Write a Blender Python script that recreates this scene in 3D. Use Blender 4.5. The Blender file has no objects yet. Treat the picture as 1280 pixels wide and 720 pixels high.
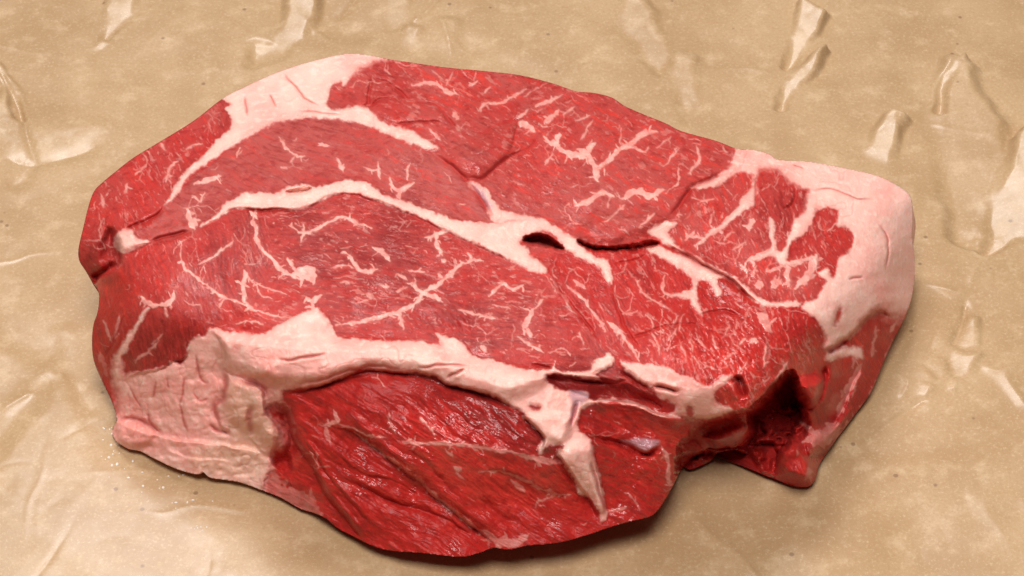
import bpy, math
import numpy as np
from mathutils import Vector

# ------------------------------------------------------------------ camera, light, exposure
sc = bpy.context.scene
EL = math.radians(45.0)           # camera elevation
DIST = 0.75                       # metres from the middle of the paper
LENS = 90.0
FPX = 1280 * LENS / 36.0          # focal length in photograph pixels
CAM = np.array([0.0, -DIST * math.cos(EL), DIST * math.sin(EL)])
FWD = np.array([0.0, math.cos(EL), -math.sin(EL)])
UP = np.array([0.0, math.sin(EL), math.cos(EL)])

cd = bpy.data.cameras.new("camera")
cam = bpy.data.objects.new("camera", cd)
sc.collection.objects.link(cam)
cam.location = CAM
cam.rotation_euler = (math.pi / 2 - EL, 0, 0)
cd.lens = LENS
cd.sensor_width = 36
cd.clip_start = 0.02
cd.clip_end = 20
cd.dof.use_dof = True
cd.dof.focus_distance = 0.69
cd.dof.aperture_fstop = 64
sc.camera = cam

w = bpy.data.worlds.new("World")
sc.world = w
w.use_nodes = True
w.node_tree.nodes["Background"].inputs[0].default_value = (1.0, 0.96, 0.92, 1)
w.node_tree.nodes["Background"].inputs[1].default_value = 0.055


def area(name, loc, target, sx, sy, power, col):
    l = bpy.data.lights.new(name, 'AREA')
    l.shape = 'RECTANGLE'
    l.size, l.size_y = sx, sy
    l.energy = power
    l.color = col
    o = bpy.data.objects.new(name, l)
    sc.collection.objects.link(o)
    o.location = loc
    o.rotation_euler = (Vector(target) - Vector(loc)).to_track_quat('-Z', 'Y').to_euler()
    return o


KEY = np.array([-0.45, 1.42, 2.45])
area("key_softbox", KEY, (0, 0, 0.03), 1.1, 0.6, 55.0, (1.0, 0.98, 0.955))
area("fill_softbox", (-0.05, -0.52, 1.48), (0, 0, 0.03), 0.6, 0.5, 25.5, (1.0, 0.98, 0.955))

vs = sc.view_settings
vs.view_transform = 'Standard'
vs.look = 'None'
vs.exposure = 0.0
vs.gamma = 1.0
vs.use_curve_mapping = False
sc.render.engine = 'CYCLES'
sc.cycles.use_denoising = True

# ------------------------------------------------------------------ helpers
CM = 0.01


def unproject(u, v, z):
    """photograph pixel + height above the paper (m) -> world point"""
    a = (np.asarray(u, float) - 640) / FPX
    b = (360 - np.asarray(v, float)) / FPX
    dx = a
    dy = FWD[1] + UP[1] * b
    dz = FWD[2] + UP[2] * b
    t = (np.asarray(z, float) - CAM[2]) / dz
    return np.stack([CAM[0] + dx * t, CAM[1] + dy * t, CAM[2] + dz * t], -1)


def hash2(ix, iy, seed):
    ix = ix.astype(np.int64); iy = iy.astype(np.int64)
    h = (ix * 374761393 + iy * 668265263 + seed * 1442695041) & 0xFFFFFFFF
    h = ((h ^ (h >> 13)) * 1274126177) & 0xFFFFFFFF
    h = (h ^ (h >> 16)) & 0xFFFFFFFF
    return h.astype(np.float64) / 2147483647.5 - 1.0


def vnoise(x, y, seed=0):
    x0 = np.floor(x); y0 = np.floor(y)
    fx = x - x0; fy = y - y0
    fx = fx * fx * fx * (fx * (fx * 6 - 15) + 10)
    fy = fy * fy * fy * (fy * (fy * 6 - 15) + 10)
    a = hash2(x0, y0, seed); b = hash2(x0 + 1, y0, seed)
    c = hash2(x0, y0 + 1, seed); d = hash2(x0 + 1, y0 + 1, seed)
    return (a * (1 - fx) + b * fx) * (1 - fy) + (c * (1 - fx) + d * fx) * fy


def fbm(x, y, seed=0, oct=3):
    s = 0; amp = 1.0; tot = 0
    for k in range(oct):
        s = s + amp * vnoise(x * 2 ** k + 17.3 * k, y * 2 ** k - 9.1 * k, seed + k * 31)
        tot += amp; amp *= 0.5
    return s / tot


def sstep(a, b, x):
    t = np.clip((x - a) / (b - a), 0, 1)
    return t * t * (3 - 2 * t)


def smooth_line(pts, closed=False, n=4):
    p = np.array(pts, float)
    if len(p) < 3:
        t = np.linspace(0, 1, n + 1)[:, None]
        return p[0] * (1 - t) + p[1] * t
    if closed:
        q = np.vstack([p[-1], p, p[0], p[1]])
    else:
        q = np.vstack([2 * p[0] - p[1], p, 2 * p[-1] - p[-2]])
    out = []
    for i in range(1, len(q) - 2):
        a, b, c, d = q[i - 1], q[i], q[i + 1], q[i + 2]
        for k in range(n):
            t = k / n
            out.append(0.5 * ((2 * b) + (c - a) * t + (2 * a - 5 * b + 4 * c - d) * t * t
                              + (3 * b - a - 3 * c + d) * t ** 3))
    if not closed:
        out.append(q[-2])
    return np.array(out)


def line_dist(P, X, Y, closed=False):
    """distance to a polyline and position (0..1) of the nearest point along it"""
    A = P if closed else P[:-1]
    B = np.roll(P, -1, 0) if closed else P[1:]
    L = np.hypot(*(B - A).T) + 1e-9
    cum = np.concatenate([[0], np.cumsum(L)])
    best = np.full(X.shape, 1e9); par = np.zeros(X.shape)
    for i in range(len(A)):
        ax, ay = A[i]; ex, ey = B[i] - A[i]
        t = np.clip(((X - ax) * ex + (Y - ay) * ey) / (L[i] ** 2), 0, 1)
        d = (X - ax - t * ex) ** 2 + (Y - ay - t * ey) ** 2
        m = d < best
        best = np.where(m, d, best)
        par = np.where(m, (cum[i] + t * L[i]) / cum[-1], par)
    return np.sqrt(best), par


def inside(P, X, Y):
    r = np.zeros(X.shape, bool)
    n = len(P)
    for i in range(n):
        x1, y1 = P[i]; x2, y2 = P[(i + 1) % n]
        if y1 == y2:
            continue
        c = (y1 > Y) != (y2 > Y)
        r ^= c & (X < (x2 - x1) * (Y - y1) / (y2 - y1) + x1)
    return r


# ------------------------------------------------------------------ the cut of beef: traced in photograph pixels
OUTLINE = [(277,124),(305,109),(350,89),(400,74),(442,67),(492,75),(520,79),(555,84),(607,89),(650,94),(690,104),
 (720,114),(742,116),(765,122),(780,132),(802,142),(832,154),(852,164),(895,176),(921,186),(940,187),(962,193),
 (974,200),(1010,202),(1055,210),(1097,220),(1122,232),(1137,244),(1141,262),(1140,295),(1143,320),(1143,350),
 (1139,375),(1130,400),(1117,425),(1105,452),(1089,490),(1072,514),(1045,550),(1025,580),(1020,597),(1011,608),
 (990,607),(970,599),(952,592),(938,577),(930,563),(915,563),(897,566),(890,575),(875,583),(862,587),(855,583),
 (847,596),(840,610),(825,635),(812,646),(787,652),(760,660),(740,667),(710,676),(685,680),(660,682),(637,687),
 (617,685),(600,691),(575,696),(525,691),(495,689),(470,684),(440,670),(420,659),(407,648),(392,641),(375,636),
 (350,622),(325,612),(300,603),(282,600),(262,597),(253,590),(246,593),(220,586),(190,572),(175,564),(160,561),
 (147,553),(141,546),(141,535),(146,524),(139,500),(127,475),(117,450),(115,425),(117,405),(122,390),(124,370),(120,357),(117,355),
 (110,341),(100,328),(98,312),(104,285),(110,260),(117,240),(127,229),(145,214),(167,197),(200,177),(242,151)]

# height above the paper (cm) at photograph pixels
HEIGHT = [
 (300,111,5.5),(442,69,5.7),(555,86,5.7),(690,106,5.7),(802,144,5.6),(921,188,5.3),(1010,204,4.9),(1097,222,4.2),(1136,248,3.6),
 (200,179,5.5),(255,144,5.5),(135,226,5.3),
 (300,180,6.2),(450,150,6.35),(600,150,6.35),(750,200,6.3),(850,230,6.15),(950,260,5.95),(1040,275,5.4),(1095,265,4.5),
 (150,255,5.9),(230,260,6.35),(400,240,6.65),(550,260,6.7),(700,310,6.5),(880,330,6.2),(1000,340,5.9),(1070,330,4.9),(1110,318,3.9),
 (170,310,6.2),(300,340,6.7),(450,350,6.85),(600,370,6.8),(750,380,6.6),(900,400,6.25),(980,415,6.0),(1035,400,5.2),(1080,372,4.2),
 (1133,300,2.9),(1141,350,1.4),(1128,370,2.0),(1110,400,2.1),(1129,400,1.1),(1104,452,0.7),(1088,490,0.5),(1072,512,.4),(1045,549,.3),(1020,595,.3),
 (1060,430,3.3),(1075,450,2.3),(1035,460,3.4),(1045,500,1.9),(1015,520,2.9),(1000,570,1.4),(1030,540,1.3),(1005,605,.4),
 (105,300,4.9),(102,325,4.3),(112,265,5.3),(117,353,3.6),
 (150,345,5.6),(128,370,4.3),(180,385,5.9),(220,400,6.1),
 (118,440,2.4),(140,420,3.9),(130,480,1.3),(165,450,3.7),(150,520,.9),(142,545,.35),(200,480,3.4),(220,440,4.8),
 (250,420,5.75),(240,480,3.7),(280,470,4.3),(220,530,1.9),(300,530,2.7),(175,560,.35),(220,584,.35),(262,595,.35),(300,601,.35),
 (330,420,6.45),(400,440,6.45),(330,470,5.5),(345,530,3.2),(340,585,1.2),
 (450,472,6.0),(540,462,6.35),(600,480,6.3),(680,490,6.2),(700,450,6.55),(780,460,6.4),(860,500,5.9),(910,500,5.7),(960,470,5.85),(935,515,5.3),
 (420,510,5.0),(520,500,5.55),(620,520,5.65),(400,560,3.4),(480,560,4.1),(560,558,5.0),(640,562,5.05),(690,540,5.35),
 (380,605,1.6),(440,620,2.3),(520,620,2.6),(590,610,3.35),(540,535,5.25),(600,545,5.3),(450,528,4.9),(695,582,4.6),(660,620,2.9),(720,570,4.7),(735,630,2.5),(700,650,2.2),(610,655,2.1),
 (760,520,5.0),(800,540,4.5),(840,545,4.2),(770,590,3.4),(820,590,3.1),(790,630,2.2),(845,595,2.6),(855,570,3.3),
 (375,635,.4),(440,668,.7),(525,689,1.2),(600,688,1.5),(637,685,1.6),(710,674,1.7),(760,658,1.8),(812,644,1.9),(835,615,2.1),
 (870,540,3.6),(900,540,3.6),(940,560,2.0),(960,590,.4),(990,604,.3),(900,565,2.3),(862,586,1.6),(970,520,3.6),(960,560,1.9),
]

# --- fat: polygons. (kind, points)  '+' adds, '-' cuts lean meat back out
FAT = [
 ('cap', '+', [(275,118),(287,131),(282,135),(286,145),(291,152),(287,162),(270,177),(255,195),(240,207),(230,217),(221,230),(207,255),
   (212,252),(230,230),(235,222),(250,210),(272,195),(300,177),(330,160),(355,150),(400,148),(432,151),(450,154),(465,159),(490,170),
   (507,177),(525,184),(537,187),(550,185),(540,180),(520,167),(505,159),(487,156),(472,149),(460,136),(445,132),(425,136),(410,134),
   (412,117),(415,105),(426,102),(429,106),(440,95),(452,85),(470,77),(494,72),(442,55),(400,62),(350,78),(305,98)]),
 ('seam', '+', [(250,283),(265,272),(280,257),(295,247),(310,241),(342,241),(360,234),(380,231),(400,233),(415,230),(430,225),(455,226),
   (462,231),(482,245),(505,251),(530,260),(555,270),(575,276),(612,279),(632,277),(650,274),(665,271),(682,275),(695,285),(722,299),
   (722,317),(707,310),(697,297),(685,290),(670,289),(655,296),(650,305),(660,310),(662,317),(675,327),(684,337),(680,342),(665,339),
   (640,327),(615,314),(590,302),(565,291),(540,279),(517,267),(495,260),(470,250),(450,242),(425,241),(400,250),(375,261),(330,261),
   (305,260),(292,261),(277,269),(265,277)]),
 ('seam', '+', [(583,228),(597,230),(610,240),(620,255),(635,265),(665,270),(650,276),(617,278),(610,262),(600,244)]),
 ('seam', '+', [(718,300),(732,313),(745,321),(759,326),(762,335),(766,355),(757,350),(747,332),(725,322),(715,312)]),
 ('strip', '+', [(811,291),(820,282),(835,277),(847,280),(835,290),(845,305),(860,316),(880,327),(905,340),(925,350),(937,362),(950,372),
   (970,377),(997,377),(997,382),(970,383),(952,380),(937,372),(925,360),(910,347),(890,336),(870,327),(850,314),(830,305),(825,297)]),
 ('strip', '+', [(809,312),(820,307),(837,315),(860,322),(880,332),(900,340),(910,347),(895,350),(902,365),(897,370),(892,362),(887,352),
   (872,352),(871,370),(875,382),(879,395),(867,382),(862,374),(850,371),(835,368),(850,366),(864,362),(865,350),(852,337),(832,325),(817,317)]),
 ('right', '+', [(921,180),(915,200),(909,211),(887,224),(865,232),(865,237),(887,235),(902,230),(922,216),(942,219),(940,232),(927,250),
   (921,262),(912,272),(885,292),(870,305),(874,305),(890,294),(920,272),(932,262),(945,250),(946,220),(950,212),(972,212),(982,222),
   (1000,235),(1012,237),(1010,250),(1005,265),(992,277),(985,297),(980,312),(971,312),(969,290),(967,274),(962,274),(962,290),(964,310),
   (952,317),(937,324),(945,326),(957,321),(967,321),(972,328),(984,332),(1003,326),(1016,324),(1020,340),(1032,350),(1030,358),(1022,372),(1010,377),
   (1002,385),(1022,402),(1032,422),(1032,437),(1060,422),(1080,400),(1095,385),(1105,387),(1117,397),(1135,393),(1150,380),(1155,260),
   (1140,235),(1110,210),(1010,190),(940,175)]),
 ('right', '-', [(985,317),(990,302),(1005,292),(1015,277),(1022,262),(1040,260),(1049,265),(1047,280),(1060,285),(1067,297),(1060,315),
   (1049,322),(1045,345),(1039,345),(1035,335),(1022,340),(1020,320),(1002,325),(985,327)]),
 ('front', '+', [(257,419),(260,411),(270,411),(285,415),(330,417),(345,407),(367,396),(385,389),(396,386),(410,400),(415,410),(422,421),(450,424),
   (482,427),(525,426),(550,432),(545,417),(560,421),(575,427),(585,435),(590,445),(620,452),(660,462),(690,461),(695,452),(697,463),
   (735,464),(740,455),(755,445),(764,442),(767,455),(755,462),(742,467),(750,475),(725,471),(705,469),(690,466),(682,470),(685,480),
   (700,487),(715,490),(735,490),(736,500),(750,501),(732,510),(725,517),(722,535),(735,547),(742,560),(744,577),(752,602),(755,622),
   (759,645),(750,653),(747,635),(735,622),(722,617),(720,602),(707,582),(697,567),(705,557),(695,557),(682,559),(675,567),(675,555),
   (680,547),(665,532),(652,520),(660,518),(652,514),(632,505),(620,496),(600,491),(590,487),(560,481),(540,469),(517,467),(500,465),
   (455,462),(435,469),(410,479),(382,486),(357,487),(350,500),(347,504),(332,512),(342,525),(355,542),(355,550),(342,565),(337,590),
   (330,604),(325,620),(290,612),(220,596),(150,572),(132,548),(132,530),(146,515),(146,495),(141,475),(142,450),(152,432),(162,415),(172,400),(182,385),
   (186,386),(176,403),(165,425),(157,440),(152,450),(157,470),(165,465),(180,465),(192,461),(205,459),(216,451),(225,456),(232,447),(236,430),(245,422)]),
 ('corner', '+', [(775,451),(780,460),(797,475),(815,485),(825,497),(845,505),(840,515),(832,519),(855,520),(870,522),(887,522),(905,517),(916,512),
   (912,508),(900,505),(893,496),(897,487),(910,477),(914,469),(900,472),(887,482),(870,475),(850,467),(832,459),(807,455),(790,455)]),
 ('lump', '+', [(142,302),(152,287),(165,287),(170,297),(187,302),(170,310),(155,316),(147,310)]),
 ('wall', '+', [(1035,442),(1050,435),(1075,435),(1077,447),(1055,445),(1035,451)]),
]
# dark-red bits inside fat
FATCUT = [[(858,508),(865,510),(866,521),(859,521)], [(1046,388),(1053,384),(1050,398),(1042,408)], [(662,506),(676,508),(670,513)]]

# --- marbling, plus one painted ridge highlight: (width px, strength, points)
MARB = [
 (9,1,[(234,262),(239,275),(243,286)]),(2,.9,[(242,245),(251,252),(255,240)]),
 (2.8,1,[(227,302),(226,317),(229,332),(242,345),(260,357),(275,370),(287,375),(305,380),(317,387),(342,395),(362,397)]),
 (3,1,[(281,374),(274,383)]),(6,1,[(306,338),(306,350),(304,360),(306,375),(316,384)]),
 (1.6,.9,[(308,346),(320,357),(327,370),(340,373)]),(1.6,.9,[(317,352),(330,359),(345,364),(357,368)]),
 (5,1,[(320,263),(316,275),(320,284),(321,300),(330,315),(342,325),(350,337),(365,345),(378,350)]),
 (3.5,1,[(360,322),(367,335),(377,343)]),(14,1,[(372,343),(385,341),(391,352)]),
 (3,1,[(362,281),(380,291),(400,285),(417,275),(432,271),(447,278),(465,284)]),(2,1,[(377,302),(380,290),(378,280)]),
 (3,.8,[(253,328),(267,320),(277,312),(292,302)]),(6,1,[(177,370),(181,377),(190,380),(205,382),(215,375),(217,363)]),
 (3,.9,[(205,383),(210,397)]),(1.6,.8,[(230,374),(237,380),(250,382)]),(2,.9,[(295,405),(310,400),(328,406)]),
 (3,.6,[(160,230),(157,242)]),(4,.6,[(127,242),(129,258)]),(6,1,[(382,370),(390,377),(402,369)]),(5,1,[(389,375),(391,392)]),
 (3,.8,[(233,187),(242,182),(252,180)]),(3,.8,[(207,227),(212,210),(223,201)]),(2,.7,[(201,179),(206,188)]),
 (5,1,[(243,230),(260,226),(276,220)]),(2.6,.9,[(349,172),(357,185),(370,194),(381,195)]),(2,.7,[(362,203),(368,196)]),(3,.7,[(351,207),(358,211)]),
 (3,1,[(420,197),(425,205),(430,214)]),(4,.9,[(399,180),(411,182)]),(2,.9,[(455,209),(465,212),(473,211),(472,202)]),(2.6,.9,[(473,211),(475,223)]),
 (2,.8,[(510,226),(509,212),(513,204)]),(2.6,.9,[(487,222),(490,231)]),(4,1,[(487,230),(500,238),(518,229)]),(5,1,[(500,237),(500,249)]),
 (4.5,.85,[(515,107),(535,104),(550,107),(560,115),(573,118)]),(2,.6,[(559,107),(565,91)]),(8,.8,[(567,142),(573,149)]),(4,.6,[(571,157),(574,163)]),
 (3,.75,[(599,139),(607,130),(625,129),(640,122),(658,111)]),(2.2,.8,[(586,108),(597,101)]),(2.2,.7,[(606,116),(614,109)]),
 (3.5,.8,[(646,148),(661,136)]),(3.5,.8,[(671,132),(690,125),(704,118)]),(5,.8,[(681,154),(698,139)]),(3,.7,[(704,142),(719,134)]),
 (6,1,[(648,154),(660,158),(669,164)]),(3,.8,[(537,161),(545,170),(551,175)]),
 (8,1,[(680,172),(695,182),(707,190),(722,195),(735,197)]),(8,1,[(698,166),(696,180)]),(3,.7,[(690,192),(682,206)]),
 (7,1,[(722,186),(735,193),(742,203),(746,215),(748,226)]),(9,1,[(735,189),(743,180)]),
 (6.5,1,[(747,212),(757,203),(765,197),(777,185),(787,182),(797,173),(805,167),(822,164)]),(2.2,.7,[(776,182),(776,161)]),(4.5,.8,[(787,182),(797,187),(808,192)]),
 (2,.6,[(720,151),(738,145)]),(2.2,.6,[(727,174),(741,151)]),(2.2,.7,[(821,185),(838,171)]),(2.2,.7,[(831,207),(848,186)]),
 (3,.75,[(870,183),(875,197),(868,208),(861,217)]),
 (5.5,1,[(718,257),(737,252),(752,240),(767,246)]),(2,.6,[(762,243),(761,259)]),(8,1,[(779,248),(795,240),(810,245),(829,237)]),
 (2.4,.8,[(756,278),(781,257)]),(3.4,.8,[(799,284),(818,267)]),
 (6,1,[(882,297),(900,285),(915,270),(932,255),(943,240)]),(3,.8,[(869,308),(882,298),(858,295)]),(7,.9,[(941,273),(937,287)]),(2,.7,[(916,313),(933,301)]),
 (2.2,.8,[(874,253),(893,247)]),(3,.7,[(891,266),(887,281)]),(3,.7,[(857,300),(868,288)]),(2.5,.6,[(905,300),(915,290)]),
 (5.5,1,[(934,327),(952,317),(967,311)]),(11,.85,[(966,358),(977,350)]),(9,.8,[(948,352),(950,361)]),(6,1,[(985,330),(984,345),(986,358)]),
 (6,1,[(984,331),(1000,327),(1017,322)]),(9,.9,[(1016,322),(1010,345),(994,360)]),(4,.8,[(958,340),(972,336),(984,331)]),(5,.7,[(1008,350),(1020,345)]),
 (4,.7,[(925,330),(934,340)]),(4,.6,[(940,345),(946,333)]),
 (3,.8,[(718,351),(733,361)]),(3.5,.85,[(718,362),(735,382),(750,402),(757,414)]),(3,.8,[(830,345),(828,363),(836,368),(851,371)]),
 (2.2,.7,[(795,350),(805,367),(820,377),(837,387)]),(2.5,.7,[(841,407),(848,395)]),(2.2,.7,[(807,392),(815,402),(816,412)]),(2,.6,[(769,369),(780,392),(797,390)]),
 (4.5,1,[(434,316),(442,327),(452,339),(473,337)]),(2.6,.8,[(414,335),(432,332),(443,336)]),(6,.9,[(466,310),(477,315),(487,325)]),(3,.9,[(511,339),(532,340)]),
 (2.6,.8,[(497,343),(509,349)]),(3.4,.8,[(474,355),(488,359)]),(4,.8,[(548,342),(554,347)]),(7,.6,[(459,367),(468,372)]),(2,.7,[(426,352),(438,355)]),
 (3.2,1,[(531,297),(545,293),(561,289)]),(4.5,1,[(544,291),(547,305),(552,318)]),(6,.8,[(553,324),(558,327)]),(3.2,.9,[(584,315),(590,326)]),
 (3.4,.9,[(574,332),(590,325),(604,326)]),
 (5,1,[(420,407),(455,402),(480,395),(505,387),(520,379),(530,366),(545,357),(560,346),(575,332),(588,326)]),
 (5.5,1,[(516,354),(527,365),(545,372),(553,377)]),(5.5,1,[(499,388),(504,411)]),(2,.7,[(495,365),(510,360)]),
 (4.2,1,[(611,370),(625,357),(632,355),(640,361),(654,356)]),(3.4,.9,[(574,387),(600,394),(619,398)]),(3.4,.8,[(669,386),(678,374)]),
 (6.5,1,[(654,412),(662,396),(666,389)]),(2,.7,[(616,382),(638,386)]),(3,.8,[(709,356),(722,368)]),(2.4,.7,[(707,371),(712,385),(721,393)]),
 (1.6,.7,[(682,345),(697,366)]),(1.6,.6,[(690,350),(708,378)]),
 (3.4,.9,[(646,421),(665,432),(679,441)]),(6,.9,[(659,410),(664,421)]),(2.8,.8,[(724,415),(730,432)]),(5,.9,[(760,402),(780,422),(792,437),(799,452)]),
 (2.2,.7,[(815,416),(822,430),(825,443)]),(3,.7,[(846,409),(835,426)]),(2.2,.7,[(869,446),(875,461)]),(7,.9,[(602,433),(608,439)]),
 (2.2,.7,[(905,450),(918,440)]),(2.2,.7,[(890,420),(896,436)]),(2.2,.6,[(906,418),(912,405)]),(2.2,.7,[(850,430),(858,447)]),(2.2,.7,[(862,425),(866,440)]),
 (2.5,.7,[(880,455),(895,462)]),(2.2,.7,[(921,470),(934,452)]),(2.4,.9,[(958,432),(955,460)]),(3,.9,[(965,482),(985,452)]),(2.4,.8,[(955,480),(962,470)]),
 (8,.8,[(945,390),(955,400),(964,415)]),(6,.8,[(937,424),(947,427)]),(3,.7,[(925,430),(932,422)]),
 (5,.8,[(404,532),(422,527),(417,513)]),(3,.6,[(422,530),(445,537),(460,545),(482,546)]),(5,.5,[(406,533),(412,552)]),
 (3,.6,[(443,541),(470,560),(490,575),(505,587)]),
 (4.5,.55,[(505,587),(525,600),(540,617),(565,637),(587,655),(605,667),(622,682)]),
 (4.5,.65,[(503,551),(525,555),(550,554),(575,556),(600,560),(630,564),(655,570)]),(7,.6,[(650,569),(675,575),(703,580)]),
 (2.8,.7,[(598,591),(625,589),(650,597),(675,610),(695,617),(712,620)]),(2.2,.5,[(670,636),(675,626),(696,619)]),  # first streak paints in the highlight along a ridge of the front muscle
 (2.5,.8,[(525,521),(535,532),(543,543)]),(2.2,.5,[(485,521),(495,543)]),(2.4,.7,[(556,561),(566,571)]),(5,.6,[(568,584),(575,587)]),(3,.5,[(570,590),(580,600)]),
 (11,.42,[(605,664),(622,678),(645,678),(660,668)]),(6,.4,[(640,600),(655,615)]),
 (5.5,.7,[(827,558),(835,577),(836,602),(841,607)]),(3,.5,[(759,641),(782,634)]),(2.4,.5,[(785,616),(800,636)]),
 (4.5,1,[(733,508),(745,502),(765,500),(785,503),(805,510),(828,519),(850,522)]),
 (9,.65,[(1077,455),(1065,478),(1057,497),(1047,520)]),(5,.5,[(1116,426),(1092,488),(1066,525),(1045,548)]),(5,.55,[(1095,409),(1090,446)]),(4,.6,[(1125,395),(1112,415)]),
 (24,.5,[(1018,553),(1030,545),(1046,530)]),(6,.5,[(1007,600),(1012,585)]),(4,.5,[(1070,440),(1066,460)]),
 (22,.34,[(325,598),(350,612),(380,628),(402,642)]),(14,.3,[(352,500),(362,530),(362,560)]),
 (3,.5,[(130,400),(140,430)]),(4,.5,[(150,395),(143,425)]),(6,.35,[(125,440),(133,470)]),(3,.6,[(190,430),(203,418)]),(4,.6,[(168,450),(185,440),(200,425)]),
]

# --- grooves: (width px, depth cm, points)
GROOVE = [
 (2.2,.07,[(445,131),(459,131),(460,115),(465,97)]),(2.2,.06,[(452,85),(465,97),(482,102),(500,115),(512,125),(542,131),(562,150),(578,165),(595,172)]),
 (2,.05,[(460,136),(475,125),(500,122)]),(2,.04,[(487,156),(525,152),(555,155)]),
 (2.5,.03,[(595,172),(620,157),(645,151),(642,175),(635,195)]),(4,.03,[(660,186),(635,197),(618,210),(604,222),(590,222),(578,216)]),(2.5,.025,[(635,195),(662,185),(675,170)]),
 (3.5,.05,[(537,189),(555,200),(575,217),(587,230),(600,246),(612,264),(617,278)]),
 (4,.12,[(908,213),(890,223),(870,231),(856,248),(845,264),(835,274)]),(3.5,.14,[(830,305),(850,315),(870,327),(890,338),(910,348),(925,362),(940,375),(952,381)]),
 (1.8,.05,[(355,90),(362,100),(370,110),(380,122),(400,132)]),(1.8,.04,[(307,120),(308,146)]),(2,.04,[(337,118),(345,133)]),(1.6,.03,[(372,140),(400,141),(430,142)]),
 (1.8,.04,[(1013,239),(1035,236),(1055,240),(1072,249),(1095,248)]),(2,.05,[(945,220),(945,268)]),(3.5,.09,[(995,235),(992,255),(980,262)]),
 (1.8,.03,[(990,205),(1006,212)]),(2,.04,[(1100,280),(1112,310),(1105,340)]),(1.8,.03,[(1060,350),(1080,345)]),
 (2,.04,[(345,451),(387,447),(412,442)]),(2.2,.05,[(520,461),(560,456),(592,457)]),(2.2,.06,[(558,473),(583,461)]),(3.5,.05,[(360,484),(410,473),(440,463),(470,458),(510,462)]),
 (2.5,0.012,[(194,473),(192,497)]),(2.2,0.012,[(208,470),(211,486)]),(2.5,0.014,[(230,468),(227,500),(225,508)]),(2.8,0.03,[(182,512),(187,527),(200,543)]),
 (2.5,0.015,[(225,500),(230,527),(236,542)]),(6,0.05,[(280,460),(281,482),(278,500),(268,508),(276,534)]),(2.5,.02,[(240,490),(250,500),(262,498)]),
 (2.2,.02,[(160,480),(170,500),(180,512)]),(3,0.060,[(145,525),(165,522),(185,530),(200,543)]),(2.5,.03,[(245,440),(250,470),(262,480)]),
 (4,0.05,[(300,475),(318,480),(328,484),(331,500)]),(6,0.096,[(315,505),(312,525),(316,545)]),(3,.06,[(260,530),(275,540),(290,540)]),
 (9,.20,[(352,505),(360,530),(365,555),(360,575)]),(16,.28,[(343,585),(352,578),(365,577)]),
 (3.5,.05,[(352,494),(400,483),(440,474),(470,470)]),(3,.05,[(556,482),(590,491),(620,500),(650,517)]),
 (5,.08,[(430,598),(460,612),(490,628),(525,636),(555,648)]),(5,.04,[(385,545),(410,575),(440,590)]),(5,.05,[(400,600),(425,625),(450,655)]),(5,.04,[(460,572),(490,592),(525,612),(545,630)]),
 (6,.06,[(600,620),(625,645),(648,655)]),(4,.03,[(505,560),(530,575),(560,610),(600,650)]),
 (4,.10,[(775,465),(797,478),(812,486)]),(3,.15,[(815,482),(835,486),(850,491)]),(4,.14,[(735,548),(760,550),(785,556),(810,568),(828,556)]),(3,.08,[(722,500),(716,520),(714,535)]),
 (3,.1,[(757,650),(752,625),(745,600),(738,575)]),(3,.08,[(720,610),(705,590),(695,570)]),
 (6,.3,[(918,470),(926,482),(932,498)]),(3,.1,[(980,470),(960,490),(945,505)]),(4,.14,[(1033,440),(1042,436),(1060,424)]),(4,.16,[(1033,455),(1030,480),(1022,510)]),
 (5,.18,[(118,355),(122,343),(135,338),(146,328)]),(4,.12,[(187,303),(210,296),(240,289)]),(3,.1,[(150,290),(170,282),(195,270),(208,256)]),
 (2.5,.05,[(155,395),(140,430),(130,450)]),(2.5,.05,[(300,262),(345,263),(375,262)]),(2,.04,[(682,345),(700,365),(725,395),(750,425)]),(2,.04,[(765,356),(770,380),(782,410),(800,440)]),
 (2,.04,[(780,425),(850,405),(900,415)]),(2,.04,[(768,330),(800,322),(812,314)]),(3,.08,[(700,470),(740,478),(790,476)]),
 (2.5,.06,[(665,455),(690,462)]),(2.2,.05,[(870,395),(905,388),(930,400)]),
]
# --- holes / slits: (depth cm, soft px, polygon)
HOLE = [
 (.7,3,[(655,300),(664,294),(678,294),(692,301),(703,310),(690,309),(672,305)], 0),
 (.4,3,[(723,300),(736,307),(760,310),(790,307),(812,302),(824,305),(808,311),(770,314),(745,313),(731,309)], 0),
 (.3,3,[(359,240),(375,236),(389,235),(384,239),(367,242)], 0),
 (.45,8,[(129,312),(136,288),(146,300),(148,318),(146,332),(134,336)], 1),
 (2.6,8,[(940,517),(960,498),(984,470),(993,474),(996,490),(1003,508),(1001,522),(990,533),(984,552),(972,562),(963,582),(947,586),(936,570),(936,556),(944,540)], 0),
 (.8,5,[(850,560),(862,546),(880,527),(905,522),(938,514),(946,526),(941,545),(930,562),(897,568),(885,600),(850,600)], 0),
 (.7,4,[(850,572),(870,568),(892,563),(900,580),(870,600),(850,600)], 0),
 (.7,5,[(985,520),(1004,516),(1010,530),(1003,545),(990,548)], 0),
 (.25,5,[(682,471),(720,474),(760,478),(800,490),(826,508),(790,502),(745,498),(700,484)], 1),
]
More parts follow.
